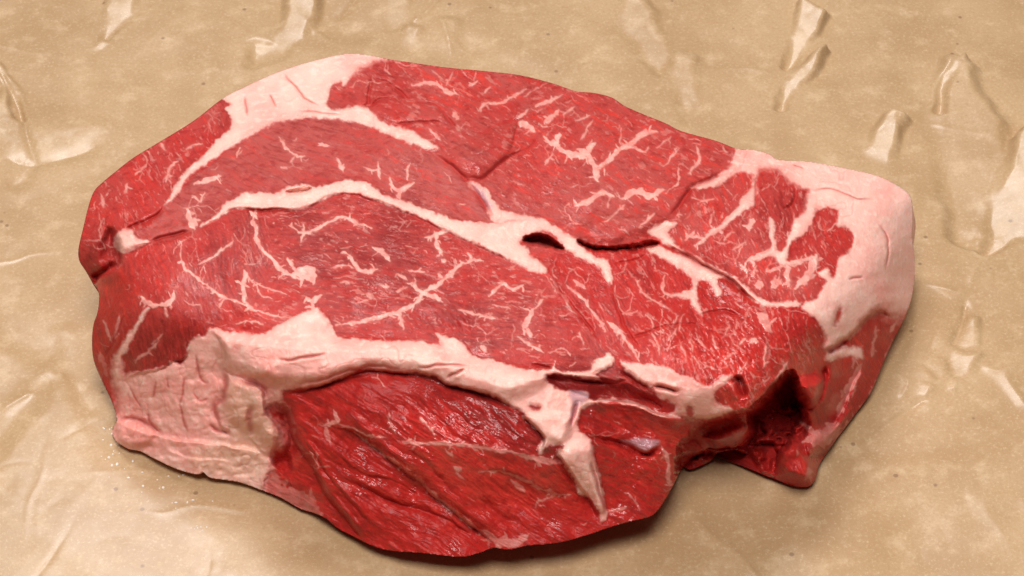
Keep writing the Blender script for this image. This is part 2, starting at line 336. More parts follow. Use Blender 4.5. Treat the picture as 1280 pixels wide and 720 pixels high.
# steps: one side of the line stands over the other: (width px, rise left of travel, drop right of travel, points)
STEPS = [
 (34,.20,.28,[(405,530),(445,541),(470,560),(505,587),(525,600),(540,617),(565,637),(587,655),(605,667),(622,684)]),
 (15,.05,.17,[(352,492),(382,487),(410,479),(435,469),(455,463),(500,465),(540,469),(560,481),(590,488),(620,497),(652,516)]),
 (9,.03,-.02,[(503,551),(550,554),(600,560),(655,570),(703,580)]),
 (16,.08,.06,[(598,591),(625,589),(650,597),(675,610),(695,617),(712,620)]),
 (22,.26,.24,[(357,505),(365,545),(385,575),(400,605),(425,640),(462,684)]),
 (11,.07,.08,[(372,540),(395,570),(415,600),(440,630),(470,660)]),
 (16,.05,.08,[(430,596),(490,626),(555,647),(592,670)]),
 (14,.05,.06,[(415,560),(450,590),(490,600),(530,622)]),
 (14,-.16,-.22,[(735,502),(755,500),(785,503),(828,519),(862,526)]),
 (12,.10,.0,[(835,522),(870,524),(905,519),(935,514),(960,492),(985,466)]),
 (14,.05,.35,[(148,300),(150,330),(135,339),(121,350),(118,372)]),
 (14,.12,.14,[(1030,440),(1045,436),(1060,424),(1080,402),(1100,388),(1118,398)]),
 (12,.14,.06,[(280,462),(283,485),(278,500),(268,508),(276,534),(292,546)]),
 (10,.16,.10,[(356,548),(345,530),(332,512),(330,498),(326,485),(300,474)]),
 (18,.07,.10,[(262,412),(275,425),(283,445),(284,464),(310,470),(335,470),(355,484)]),
 (16,-.06,-.10,[(188,543),(220,549),(262,554),(300,560),(330,566)]),
 (8,-.02,-.04,[(205,560),(240,572),(290,576)]),
 (10,.16,.12,[(652,518),(668,534),(681,548),(676,566)]),
 (10,.14,.12,[(697,567),(707,582),(720,602),(735,622),(750,652)]),
 (10,.12,.10,[(758,648),(754,620),(745,580),(737,550)]),
 (14,.04,.03,[(537,189),(556,202),(578,219),(600,224),(618,211),(636,197),(662,187)]),
 (12,.04,.03,[(252,284),(290,262),(330,262),(375,262),(420,243),(470,251),(540,280),(615,315),(682,343)]),
 (10,.05,.07,[(907,214),(887,225),(865,235),(845,262),(833,277),(812,293)]),
 (16,.12,.10,[(1034,455),(1030,480),(1024,505),(1006,512),(998,495)]),
 (12,.10,.12,[(1078,455),(1062,490),(1050,520),(1040,535)]),
 (10,.10,.10,[(1005,550),(1012,570),(1030,565),(1044,552)]),
 (8,.06,.10,[(157,471),(180,466),(205,460),(216,452),(232,448),(237,431)]),
 (8,.05,.08,[(772,552),(790,560),(806,567),(826,553)]),
]
# lobes that stand proud: (height cm, soft px, polygon)
BUMP = [
 (.16,14,[(600,222),(585,215),(560,195),(595,173),(642,152),(642,175),(636,196),(615,212)]),
 (.12,10,[(460,136),(500,122),(545,132),(560,152),(520,154),(490,156)]),
 (.30,16,[(270,415),(330,420),(420,424),(520,428),(600,452),(690,468),(640,500),(600,490),(555,476),(510,464),(455,461),(410,476),(355,482),(300,468),(278,455)]),
 (.22,14,[(810,292),(760,308),(735,305),(720,296),(740,270),(800,262),(835,272)]),
 (.5,14,[(1005,550),(1020,535),(1045,528),(1062,512),(1045,552),(1030,565),(1012,570)]),
 (.55,16,[(972,562),(1000,550),(1020,572),(1020,600),(1008,607),(985,603),(970,594)]),
 (.2,14,[(1000,575),(1018,570),(1018,597),(1008,606),(985,602),(980,585)]),
 (.9,14,[(996,478),(1030,470),(1032,500),(1022,512),(1005,505)]),
 (.25,10,[(146,527),(160,525),(185,535),(195,545),(180,560),(160,560),(145,550)]),
 (.6,14,[(880,548),(905,535),(935,525),(945,540),(932,555),(905,562)]),
 (.2,10,[(652,517),(680,515),(715,520),(712,545),(700,556),(682,545)]),
 (.2,10,[(700,560),(735,552),(745,585),(755,620),(757,645),(735,615),(715,590)]),
 (.3,14,[(283,468),(326,486),(340,525),(353,545),(340,560),(322,545),(300,535),(280,520)]),
 (.14,8,[(142,302),(152,287),(166,288),(172,298),(187,303),(168,311),(152,314)]),
]

# --- lean meat regions: name tag, polygon, grain angle deg (image), grain strength, fleck density, base tone
LEAN = [
 ('centre', [(120,340),(240,285),(290,250),(400,240),(500,255),(690,345),(770,450),(690,470),(580,445),(400,440),(250,425),(170,395),(120,400)], 8, .6, .5, .0),
 ('edge', [(80,220),(277,115),(295,150),(225,228),(206,258),(190,285),(150,292),(148,330),(118,362),(80,345)], 60, .4, .45, .05),
 ('upper', [(207,255),(300,177),(355,148),(450,150),(537,187),(585,228),(617,278),(530,262),(455,230),(360,238),(290,252),(240,290),(190,303),(160,292),(190,282)], 20, .35, .16, .05),
 ('back', [(410,136),(405,90),(470,60),(740,100),(930,178),(907,214),(865,235),(835,277),(811,293),(760,310),(720,298),(665,271),(617,260),(585,228),(537,187)], 25, .5, .42, -.05),
 ('right', [(811,293),(835,277),(865,235),(907,214),(960,180),(1022,235),(1003,290),(1036,350),(1002,384),(950,378),(880,330),(845,307)], 70, .6, .6, 0),
 ('island', [(980,318),(990,300),(1015,275),(1022,258),(1052,260),(1072,295),(1050,330),(1042,350),(1015,345),(1015,326),(985,330)], 70, .6, .55, .05),
 ('inner', [(684,340),(720,312),(810,310),(900,345),(950,378),(1003,384),(1036,430),(1004,470),(940,520),(905,520),(870,478),(775,452),(762,446)], 65, .9, .6, .1),
 ('sliver', [(682,470),(700,466),(775,452),(800,476),(830,500),(850,520),(800,512),(740,502),(700,486)], 35, .6, .25, .5),
 ('front', [(330,500),(360,484),(450,460),(560,478),(655,515),(680,550),(700,570),(722,615),(758,650),(765,665),(700,690),(560,705),(430,680),(320,620)], 33, 1.0, .08, .1),
 ('lobe', [(722,530),(735,498),(790,502),(850,520),(866,545),(862,590),(825,640),(765,665),(755,625),(740,560)], 20, .9, .10, .15),
 ('side', [(110,360),(122,343),(165,345),(200,375),(260,410),(245,425),(230,455),(160,480),(150,528),(130,500),(105,450)], 75, .6, .12, .05),
 ('wall', [(1000,480),(1036,432),(1080,398),(1150,380),(1150,420),(1020,615),(960,600),(975,555)], 60, .6, .1, .15),
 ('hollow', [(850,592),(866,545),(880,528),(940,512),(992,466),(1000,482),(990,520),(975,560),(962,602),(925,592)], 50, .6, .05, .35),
]

PALE = {'centre': 0.35, 'edge': 0.35, 'upper': 0.95, 'back': 0.6, 'right': 0.5, 'island': 0.25, 'inner': 0.08, 'sliver': 0.0, 'front': 0.0, 'lobe': 0.0, 'side': 0.25, 'wall': 0.05, 'hollow': 0}

STEP = 1.0
us = np.arange(92, 1150 + STEP, STEP); vs_ = np.arange(60, 702 + STEP, STEP)
U, V = np.meshgrid(us, vs_)
NY, NX = U.shape
OUT = smooth_line(OUTLINE, True, 4)

# signed distance to the silhouette, then snap the border vertices onto it
dist = np.full(U.shape, 99.0)
for i in range(len(OUT)):
    a = OUT[i]; b = OUT[(i + 1) % len(OUT)]
    x0 = int(max(0, (min(a[0], b[0]) - 12 - us[0]) / STEP)); x1 = int((max(a[0], b[0]) + 12 - us[0]) / STEP) + 1
    y0 = int(max(0, (min(a[1], b[1]) - 12 - vs_[0]) / STEP)); y1 = int((max(a[1], b[1]) + 12 - vs_[0]) / STEP) + 1
    s = (slice(y0, y1), slice(x0, x1))
    d, _ = line_dist(np.array([a, b]), U[s], V[s])
    dist[s] = np.minimum(dist[s], d)
ins = inside(OUT, U, V)
sdf = np.where(ins, dist, -dist)
gy, gx = np.gradient(sdf, STEP)
gl = np.hypot(gx, gy) + 1e-6
near = np.abs(sdf) < 0.72 * STEP
U = np.where(near, U - gx / gl * sdf, U)
V = np.where(near, V - gy / gl * sdf, V)
keep = ins | near

# warped coordinates give the traced edges an organic wobble
WU = U + 2.0 * fbm(U / 8, V / 8, 3, 3) + .7 * fbm(U / 4, V / 4, 4, 2)
WV = V + 2.0 * fbm(U / 8, V / 8, 53, 3) + .7 * fbm(U / 4, V / 4, 54, 2)

SU = U + 1.8 * fbm(U / 14, V / 14, 5, 2)
SV = V + 1.8 * fbm(U / 14, V / 14, 55, 2)


def box(P, m):
    x0 = int(max(0, (P[:, 0].min() - m - us[0]) / STEP)); x1 = int(max(1, (P[:, 0].max() + m - us[0]) / STEP + 1))
    y0 = int(max(0, (P[:, 1].min() - m - vs_[0]) / STEP)); y1 = int(max(1, (P[:, 1].max() + m - vs_[0]) / STEP + 1))
    return (slice(y0, y1), slice(x0, x1))


def poly_sdf(pts, m=24, n=3, smooth=False):
    """signed distance (positive inside) in a window round the polygon"""
    P = smooth_line(pts, True, n)
    s = box(P, m)
    xx, yy = (SU[s], SV[s]) if smooth else (WU[s], WV[s])
    d, _ = line_dist(P, xx, yy, True)
    return s, np.where(inside(P, xx, yy), d, -d)


# ---- heights: thin-plate spline through the measured points
Hc = np.array(HEIGHT, float)
pu, pv, pz = Hc[:, 0] / 100, Hc[:, 1] / 100, Hc[:, 2]


def tps(r2):
    return 0.5 * r2 * np.log(r2 + 1e-12)


K = tps((pu[:, None] - pu) ** 2 + (pv[:, None] - pv) ** 2) + np.eye(len(pu)) * 0.012
Pm = np.stack([np.ones_like(pu), pu, pv], 1)
Am = np.block([[K, Pm], [Pm.T, np.zeros((3, 3))]])
sol = np.linalg.solve(Am, np.concatenate([pz, np.zeros(3)]))
Z = sol[-3] + sol[-2] * U / 100 + sol[-1] * V / 100
for k in range(len(pu)):
    Z += sol[k] * tps((U / 100 - pu[k]) ** 2 + (V / 100 - pv[k]) ** 2)

Z *= 0.75

# ---- fat field (signed px distance, positive = fat)
big = np.full(U.shape, -30.0)
part = np.full(U.shape, -1, int)
fat_names = ['cap', 'seam', 'strip', 'right', 'front', 'corner', 'lump', 'wall']
for nm, op, pts in FAT:
    s, d = poly_sdf(pts)
    if op == '+':
        part[s] = np.where(d > 0, fat_names.index(nm), part[s])
        big[s] = np.maximum(big[s], d)
    else:
        part[s] = np.where(d > 0, -1, part[s])
        big[s] = np.minimum(big[s], -d)
for pts in FATCUT:
    s, d = poly_sdf(pts)
    big[s] = np.minimum(big[s], -d)

esoft = np.full(U.shape, 2.0)
for cu, cv, r_, am in [(1105,392,40,9),(1125,390,30,9),(352,535,26,5),(350,560,26,7),(335,600,24,9),(148,500,26,9),(140,455,22,4),(975,215,30,4),(1010,245,20,3),(1030,430,20,3),(460,85,25,4),(340,505,14,4)]:
    esoft += am * np.exp(-((U - cu) ** 2 + (V - cv) ** 2) / (r_ * r_))
big = big + 7 * fbm(U / 13, V / 13, 79, 2) * np.exp(-((U - 345) ** 2 + (V - 570) ** 2) / 34. ** 2)
fat = np.clip(.5 + .5 * (big + (1.1 + .35 * esoft) * fbm(U / 4.5, V / 4.5, 77, 3)) / esoft, 0, 1)
fat = fat * fat * (3 - 2 * fat)
for wd, st, pts in MARB:
    P = smooth_line(pts, False, 5)
    s = box(P, wd + 8)
    d, t = line_dist(P, WU[s], WV[s])
    taper = np.clip(np.minimum(t, 1 - t) * 6, 0.15, 1) ** 0.6
    ww = wd * 0.47 * taper * (1 + 0.75 * fbm(U[s] / 7, V[s] / 7, 71, 2))
    brk = 0.75 + 0.25 * sstep(-.4, .1, vnoise(U[s] / 6, V[s] / 6, 99))
    fat[s] = np.maximum(fat[s], min(.92, st * .92) * brk * sstep(1.3, -1.0, d - ww))
    halo = 0.07 * st * sstep(wd + 5, 0, d)
    fat[s] = np.maximum(fat[s], halo)

# ---- lean meat regions: label, grain and flecks
rng = np.random.default_rng(11)
lean = np.full(U.shape, 0, int)
SUBGRAIN = [([(140,310),(240,285),(330,262),(335,330),(320,390),(250,400),(180,380)], 72), ([(700,320),(800,320),(800,450),(740,440)], 55)]
soft = {}
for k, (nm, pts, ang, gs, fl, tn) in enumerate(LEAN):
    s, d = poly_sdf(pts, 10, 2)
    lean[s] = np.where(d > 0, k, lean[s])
pale = np.zeros(U.shape)
for k, L in enumerate(LEAN):
    pale[lean == k] = PALE[L[0]]
pale = np.clip(pale + .35 * fbm(U / 45, V / 45, 95, 3) * (pale > .2), 0, 1)
gl_ = lean.copy()
GR = [(L[2], L[3], L[4], L[5]) for L in LEAN]
for pts, ang in SUBGRAIN:
    s, d = poly_sdf(pts, 10, 2)
    src = int(lean[s][d > 0][0]) if (d > 0).any() else 0
    gl_[s] = np.where((d > 0), len(GR), gl_[s])
    GR.append((ang, .9, .4, LEAN[0][5]))
grain = np.zeros(U.shape); fine = np.zeros(U.shape); fleck = np.zeros(U.shape); tone = np.zeros(U.shape); spl = np.zeros(U.shape)
bend = 18 * fbm(U / 120, V / 120, 7, 2)
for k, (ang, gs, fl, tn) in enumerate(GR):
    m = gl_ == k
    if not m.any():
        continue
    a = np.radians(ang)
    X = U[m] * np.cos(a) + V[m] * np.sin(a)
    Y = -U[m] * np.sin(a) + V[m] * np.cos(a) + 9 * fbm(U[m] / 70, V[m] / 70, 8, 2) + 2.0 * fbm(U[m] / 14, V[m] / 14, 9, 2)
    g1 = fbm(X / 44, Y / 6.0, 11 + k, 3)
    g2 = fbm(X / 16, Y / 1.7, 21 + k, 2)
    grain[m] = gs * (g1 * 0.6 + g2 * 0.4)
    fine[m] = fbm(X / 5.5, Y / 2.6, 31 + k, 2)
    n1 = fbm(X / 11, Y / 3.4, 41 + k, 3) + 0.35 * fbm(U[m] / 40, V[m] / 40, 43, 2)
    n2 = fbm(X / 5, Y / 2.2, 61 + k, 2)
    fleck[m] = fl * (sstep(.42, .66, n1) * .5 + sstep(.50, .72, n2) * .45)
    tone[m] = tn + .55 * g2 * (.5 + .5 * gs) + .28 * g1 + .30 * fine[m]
    pale[m] = np.clip(pale[m] * (1 + .5 * g1) + .10 * np.clip(g2, 0, 1), 0, 1)
fat = np.maximum(fat, np.clip(fleck, 0, .7))


def streak(pts, wd, st):
    P = np.array(pts, float)
    s = box(P, wd + 4)
    if (s[0].stop - s[0].start) < 2 or (s[1].stop - s[1].start) < 2:
        return
    d, t = line_dist(P, WU[s], WV[s])
    tp = np.clip(np.minimum(t, 1 - t) * 5, .3, 1)
    fat[s] = np.maximum(fat[s], st * sstep(.8, -.5, d - wd * .5 * tp))


for wd, st, pts in MARB:                       # side twigs on the traced veins
    P = smooth_line(pts, False, 5)
    n = int(np.hypot(*np.diff(P, axis=0).T).sum() / 12)
    for _ in range(n):
        i = rng.integers(0, len(P) - 1)
        tx, ty = P[i + 1] - P[i]
        a = math.atan2(ty, tx) + rng.choice([-1, 1]) * math.radians(rng.uniform(20, 75)) + (math.pi if rng.random() < .5 else 0)
        ln = rng.uniform(.6, 1.6) * wd + 2
        a2 = a + rng.normal() * .5
        p1 = P[i] + ln * .5 * np.array([math.cos(a), math.sin(a)])
        p2 = p1 + ln * .6 * np.array([math.cos(a2), math.sin(a2)])
        streak([P[i], p1, p2], rng.uniform(.9, 1.2 + wd * .3), st * rng.uniform(.5, .95))
def vein(p, a, wd, st, n, home, depth=0):
    pts = [p]
    for i in range(n):
        a += rng.normal() * .38
        q_ = pts[-1] + rng.uniform(2.5, 5) * np.array([math.cos(a), math.sin(a)])
        y, x = int(round((q_[1] - vs_[0]) / STEP)), int(round((q_[0] - us[0]) / STEP))
        if not (0 <= y < NY and 0 <= x < NX) or gl_[y, x] != home or not keep[y, x]:
            break
        pts.append(q_)
        if depth < 2 and rng.random() < .22:
            vein(q_, a + rng.choice([-1, 1]) * rng.uniform(.5, 1.1), wd * .65, st * .85, int(n * .5), home, depth + 1)
    if len(pts) > 2:
        P = smooth_line(pts, False, 2)
        for i0 in range(0, len(P) - 1, 6):
            seg = P[i0:i0 + 7]
            if len(seg) > 1:
                streak(seg, wd * rng.uniform(.55, 1.25), st * rng.uniform(.45, 1.1))


for home, cnt in [(0, 30), (3, 18), (4, 26), (6, 32), (1, 9), (2, 4), (8, 5), (9, 3), (13, 7), (14, 8), (5, 5)]:
    cand = np.argwhere((gl_ == home) & (big < 0) & keep)
    for _ in range(cnt):
        y, x = cand[rng.integers(len(cand))]
        vein(np.array([U[y, x], V[y, x]]), math.radians(GR[home][0]) + rng.normal() * .5 + (math.pi if rng.random() < .5 else 0),
             rng.uniform(.6, 1.9), rng.uniform(.25, .62), int(rng.integers(4, 11)), home)
for k, (ang, gs, fl, tn) in enumerate(GR):     # short loose threads along the grain
    cand = np.argwhere((gl_ == k) & (big < -2) & keep)
    for _ in range(int(len(cand) / 230 * fl)):
        y, x = cand[rng.integers(len(cand))]
        p0 = np.array([U[y, x], V[y, x]])
        a = math.radians(ang) + rng.normal() * .5
        ln = rng.uniform(2, 12) * (1 + (rng.random() < .12))
        a2 = a + rng.normal() * .6
        p1 = p0 + ln * .5 * np.array([math.cos(a), math.sin(a)])
        p2 = p1 + ln * .5 * np.array([math.cos(a2), math.sin(a2)])
        streak([p0, p1, p2], rng.uniform(.3, 1.4), rng.uniform(.08, .42) + (.25 if rng.random() < .12 else 0))
# soft patches of darker / browner lean: (u, v, radius px, amount)
for cu, cv, r, am in [(505,300,60,.5),(420,300,45,.35),(380,270,35,.5),(460,380,70,.35),(570,400,50,.45),(300,330,60,.35),(640,430,70,.35),(235,340,45,.3),
                      (720,485,40,.8),(590,515,50,.5),(530,500,50,.2),(645,540,42,.5),(690,558,30,.6),(800,590,50,-.1),(800,335,25,.3),(985,250,40,.25),(480,110,40,.15),
                      (600,190,40,.2),(830,560,40,-.2),(330,200,70,.1),(560,230,40,-.1),(640,120,80,-.1),(930,470,50,-.35),(575,590,60,-.7),(660,605,40,-.5),(880,450,50,-.2),(480,660,60,.1),
                      (200,440,45,.45),(1070,470,50,-.3),(1010,585,30,-.4)]:
    tone += am * np.exp(-((U - cu) ** 2 + (V - cv) ** 2) / (r * r))
tone += 0.30 * fbm(U / 55, V / 55, 81, 3)

yel = np.zeros(U.shape)
s, d = poly_sdf([(280,465),(300,475),(328,485),(330,500),(345,525),(355,545),(340,562),(330,600),(280,600),(240,590),(235,560),(285,545),(272,510)])
yel[s] = sstep(-4, 14, d)
pinky = np.clip(0.5 * fbm(U / 24, V / 24, 91, 3) + 0.15, 0, 1)
for cu, cv, r, am in [(215,510,80,.55),(330,460,60,.5),(420,465,60,.4),(460,90,40,.35),(970,215,60,.5),(1110,350,50,.35),(1090,240,40,.25),(160,520,35,.6),(580,470,50,.2),
                      (690,505,30,.2),(850,485,50,.35),(340,130,40,.2),(860,330,50,.25),(640,285,40,.15)]:
    pinky += am * np.exp(-((U - cu) ** 2 + (V - cv) ** 2) / (r * r))
pinky += .6 * np.exp(-np.clip(big, 0, 50) / 5.5)
silver = np.zeros(U.shape)
for pts in [[(772,552),(790,549),(810,548),(826,552),(815,561),(805,566),(790,558)], [(712,488),(735,490),(735,500),(722,510),(716,530),(711,528),(714,505)],
            [(590,232),(600,236),(616,258),(608,258)]]:
    s, d = poly_sdf(pts)
    silver[s] = np.maximum(silver[s], sstep(-2, 3, d) * .8)

# ---- relief
fb = np.clip(big, -8, 8)
Z += 0.05 * sstep(-3, 5, fb)
Z += 0.020 * fat * (big < 0)
for dep, so, pts, sm in HOLE:
    s, d = poly_sdf(pts, 30, 3, bool(sm))
    Z[s] -= dep * sstep(-so, so, d)
for hh, so, pts in BUMP:
    s, d = poly_sdf(pts, 30, 3, True)
    Z[s] += hh * sstep(-so * .4, so, d)
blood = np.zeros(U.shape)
for wd, dep, pts in GROOVE:
    P = smooth_line(pts, False, 4)
    s = box(P, wd * 4)
    d, t = line_dist(P, SU[s], SV[s])
    taper = np.clip(np.minimum(t, 1 - t) * 5, 0.0, 1)
    Z[s] -= dep * 1.25 * taper * np.exp(-(d / (wd * 0.75)) ** 2)
    Z[s] += dep * .30 * taper * np.exp(-((d - wd * 2.0) / (wd * 1.2)) ** 2)
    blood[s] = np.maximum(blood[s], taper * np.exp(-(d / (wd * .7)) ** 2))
for wd, up, dn, pts in STEPS:
    P = smooth_line(pts, False, 4)
    s = box(P, wd * 2.6)
    X, Y = SU[s], SV[s]
    best = np.full(X.shape, 1e9); sg = np.zeros(X.shape); par = np.zeros(X.shape)
    for i in range(len(P) - 1):
        ex, ey = P[i + 1] - P[i]; L2 = ex * ex + ey * ey + 1e-9
        t = np.clip(((X - P[i][0]) * ex + (Y - P[i][1]) * ey) / L2, 0, 1)
        dx, dy = X - P[i][0] - t * ex, Y - P[i][1] - t * ey
        d2 = dx * dx + dy * dy
        m = d2 < best
        best = np.where(m, d2, best)
        sg = np.where(m, (ey * dx - ex * dy) / math.sqrt(L2), sg)
        par = np.where(m, (i + t) / (len(P) - 1), par)
    d = np.sqrt(best)
    taper = sstep(0, .16, np.minimum(par, 1 - par))
    side = sstep(-1.8, 1.8, sg)
    fall = np.exp(-(d / wd) ** 1.3)
    lo, hi = -dn * fall, up * fall
    # the upper lip rounds off
    Z[s] += taper * (side * hi * sstep(-1.5, wd * .35, sg) + (1 - side) * lo)
isfat = sstep(-2, 3, big)
wallness = sstep(470, 540, V + 0.10 * np.abs(U - 600) * (U < 600)) * (1 - isfat)
ampl = (0.006 + 0.020 * wallness)
Z += (1 - isfat) * (ampl * grain * 1.3 + (0.0045 + 0.006 * wallness) * fine)
Z += 0.055 * fbm(U / 60, V / 60, 201, 2) + (0.022 + 0.035 * wallness) * fbm(U / 24, V / 24, 211, 2)
# folds in the front and side faces
lowfat = isfat * sstep(430, 470, V) * sstep(380, 330, U)
aX = (U * math.cos(.62) + V * math.sin(.62)); aY = (-U * math.sin(.62) + V * math.cos(.62))
Z += wallness * 0.05 * fbm(aX / 46, aY / 12, 221, 2)
Z += isfat * 0.022 * fbm(U / 13, V / 13, 231, 3) + lowfat * (0.05 * fbm(U / 14, V / 26, 241, 3) + 0.045 * (np.abs(fbm((U + 6 * fbm(U / 20, V / 20, 243, 2)) / 15, V / 22, 242, 2)) ** .7) + 0.016 * fbm(U / 5, V / 6, 247, 2) + 0.05 * np.abs(fbm(U / 20, V / 12, 245, 2)))
crack = np.clip(1 - np.abs(fbm(U / 22, V / 22, 251, 2)) * 14, 0, 1) * sstep(.0, .35, fbm(U / 50, V / 50, 261, 2))
Z -= isfat * 0.014 * crack
blood = np.maximum(blood, .35 * crack * isfat)
# puckered wet patches that break the light into small glints
spark = np.zeros(U.shape)
for cu, cv, ru, rv, am in [(800,590,42,34,1.0),(930,440,60,40,.8),(585,515,55,22,.2),(690,548,28,22,.5),(1000,425,32,30,.7),(560,405,34,16,.5),(790,540,40,14,.5),(870,430,50,40,.5),
                           (690,130,70,30,.3),(1015,590,12,14,.8),(900,548,26,12,.8),(1020,490,16,18,.8),(960,350,50,30,.45),(460,560,60,40,.15),(420,620,40,40,.25)]:
    spark += am * np.exp(-((U - cu) / ru) ** 2 - ((V - cv) / rv) ** 2)
spark = np.clip(spark, 0, 1) * (1 - isfat)
pX = U * math.cos(.9) + V * math.sin(.9); pY = -U * math.sin(.9) + V * math.cos(.9)
Z += spark * (0.060 * (np.abs(fbm(pX / 15, pY / 7, 281, 2)) - .3) + 0.018 * fbm(pX / 6, pY / 3.5, 283, 2) + 0.003 * fbm(U / 2.2, V / 2.2, 285, 1))
# rounded silhouette: lower front edge tucks under
Z = np.maximum(Z, 0.22 + np.clip(sdf / 10, 0, 1) * (0.16 + 0.55 * np.clip(fbm(U / 13, V / 9, 291, 2), -.2, 1)) * ((U > 860) & (U < 1010)))

wet = 0.25 + 0.22 * wallness + 0.4 * sstep(.05, .45, fbm(U / 30, V / 30, 271, 2)) * (1 - isfat)
for cu, cv, r, am in [(570,515,60,.8),(800,590,50,.9),(930,440,60,.9),(690,545,40,.6),(1000,440,40,.6),(700,120,120,.3),(900,340,60,.4)]:
    wet += am * np.exp(-((U - cu) ** 2 + (V - cv) ** 2) / (r * r)) * (1 - isfat)
wet = np.clip(np.maximum(wet, spark), 0, 1)

W = unproject(U, V, Z * CM)

# ------------------------------------------------------------------ materials
def mat(name):
    m = bpy.data.materials.new(name)
    m.use_nodes = True
    nt = m.node_tree
    return m, nt, nt.nodes["Principled BSDF"]


def N(nt, t, **kw):
    n = nt.nodes.new(t)
    for k, v in kw.items():
        setattr(n, k, v)
    return n


def mix(nt, a, b, f, mode='MIX'):
    n = N(nt, 'ShaderNodeMix', data_type='RGBA', blend_type=mode)
    for s, x in ((0, f), (6, a), (7, b)):
        if hasattr(x, 'is_output'):
            nt.links.new(x, n.inputs[s])
        elif s == 0:
            n.inputs[0].default_value = x
        else:
            n.inputs[s].default_value = (*x, 1)
    return n.outputs[2]


def math_(nt, op, a, b=0.0, c=None):
    n = N(nt, 'ShaderNodeMath', operation=op)
    for i, x in enumerate((a, b) if c is None else (a, b, c)):
        if hasattr(x, 'is_output'):
            nt.links.new(x, n.inputs[i])
        else:
            n.inputs[i].default_value = x
    return n.outputs[0]


def noise(nt, scale, detail=2.0, rough=.5, vec=None):
    n = N(nt, 'ShaderNodeTexNoise')
    n.inputs['Scale'].default_value = scale
    n.inputs['Detail'].default_value = detail
    n.inputs['Roughness'].default_value = rough
    if vec is not None:
        nt.links.new(vec, n.inputs['Vector'])
    return n.outputs[0]


def ramp(nt, x, a, b):
    n = N(nt, 'ShaderNodeMapRange', interpolation_type='SMOOTHSTEP')
    nt.links.new(x, n.inputs[0])
    n.inputs[1].default_value = a
    n.inputs[2].default_value = b
    return n.outputs[0]


def attr(nt, name):
    n = N(nt, 'ShaderNodeAttribute', attribute_name=name)
    return n.outputs['Fac']


beef, nt, bs = mat("raw_beef")
tc = N(nt, 'ShaderNodeTexCoord').outputs['Object']
fa = attr(nt, 'fat'); to = attr(nt, 'tone'); ye = attr(nt, 'yellow'); pk = attr(nt, 'pink'); bl = attr(nt, 'blood'); we = attr(nt, 'wet'); si = attr(nt, 'silver'); pa = attr(nt, 'pale')
nf = noise(nt, 1500, 3, .6, tc)
nm_ = noise(nt, 420, 3, .55, tc)
lean_c = mix(nt, (.44, .019, .015), (.41, .070, .060), pa)
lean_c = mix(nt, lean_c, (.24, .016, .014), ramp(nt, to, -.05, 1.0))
lean_c = mix(nt, lean_c, (.60, .040, .028), math_(nt, 'MULTIPLY', ramp(nt, to, -.05, -.6), .8))
lean_c = mix(nt, lean_c, (.64, .17, .16), math_(nt, 'MULTIPLY', ramp(nt, nf, .60, .82), .35))
lean_c = mix(nt, lean_c, (.26, .012, .012), math_(nt, 'MULTIPLY', ramp(nt, nm_, .50, .32), .45))
fat_c = mix(nt, (.86, .515, .435), (.79, .295, .25), math_(nt, 'MULTIPLY', pk, .9))
fat_c = mix(nt, fat_c, (.72, .45, .27), math_(nt, 'MULTIPLY', ye, .32))
fat_c = mix(nt, fat_c, (.90, .66, .56), math_(nt, 'MULTIPLY', ramp(nt, nm_, .5, .7), .4))
col = mix(nt, lean_c, fat_c, fa)
col = mix(nt, col, (.50, .27, .30), si)
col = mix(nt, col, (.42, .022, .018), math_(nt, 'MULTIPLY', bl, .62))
nt.links.new(col, bs.inputs['Base Color'])
nt.links.new(math_(nt, 'ADD', .16, math_(nt, 'MULTIPLY', fa, .30)), bs.inputs['Subsurface Weight'])
bs.inputs['Subsurface Radius'].default_value = (1.0, .28, .2)
bs.inputs['Subsurface Scale'].default_value = 0.0018
rg = math_(nt, 'SUBTRACT', 0.52, math_(nt, 'MULTIPLY', we, .24))
rg = math_(nt, 'ADD', rg, math_(nt, 'MULTIPLY', math_(nt, 'SUBTRACT', nm_, .5), .3))
nt.links.new(rg, bs.inputs['Roughness'])
bs.inputs['Specular IOR Level'].default_value = 0.5
bs.inputs['IOR'].default_value = 1.27
bs.inputs['Coat IOR'].default_value = 1.42
bs.inputs['Coat Roughness'].default_value = 0.11
nt.links.new(math_(nt, 'ADD', math_(nt, 'MULTIPLY', ramp(nt, we, .45, 1.0), .5), math_(nt, 'MULTIPLY', fa, .12)), bs.inputs['Coat Weight'])
bmp = N(nt, 'ShaderNodeBump')
bmp.inputs['Strength'].default_value = 0.32
bmp.inputs['Distance'].default_value = 0.0006
nt.links.new(math_(nt, 'ADD', math_(nt, 'MULTIPLY', nf, .7), nm_), bmp.inputs['Height'])
nt.links.new(bmp.outputs[0], bs.inputs['Normal'])
nt.links.new(bmp.outputs[0], bs.inputs['Coat Normal'])

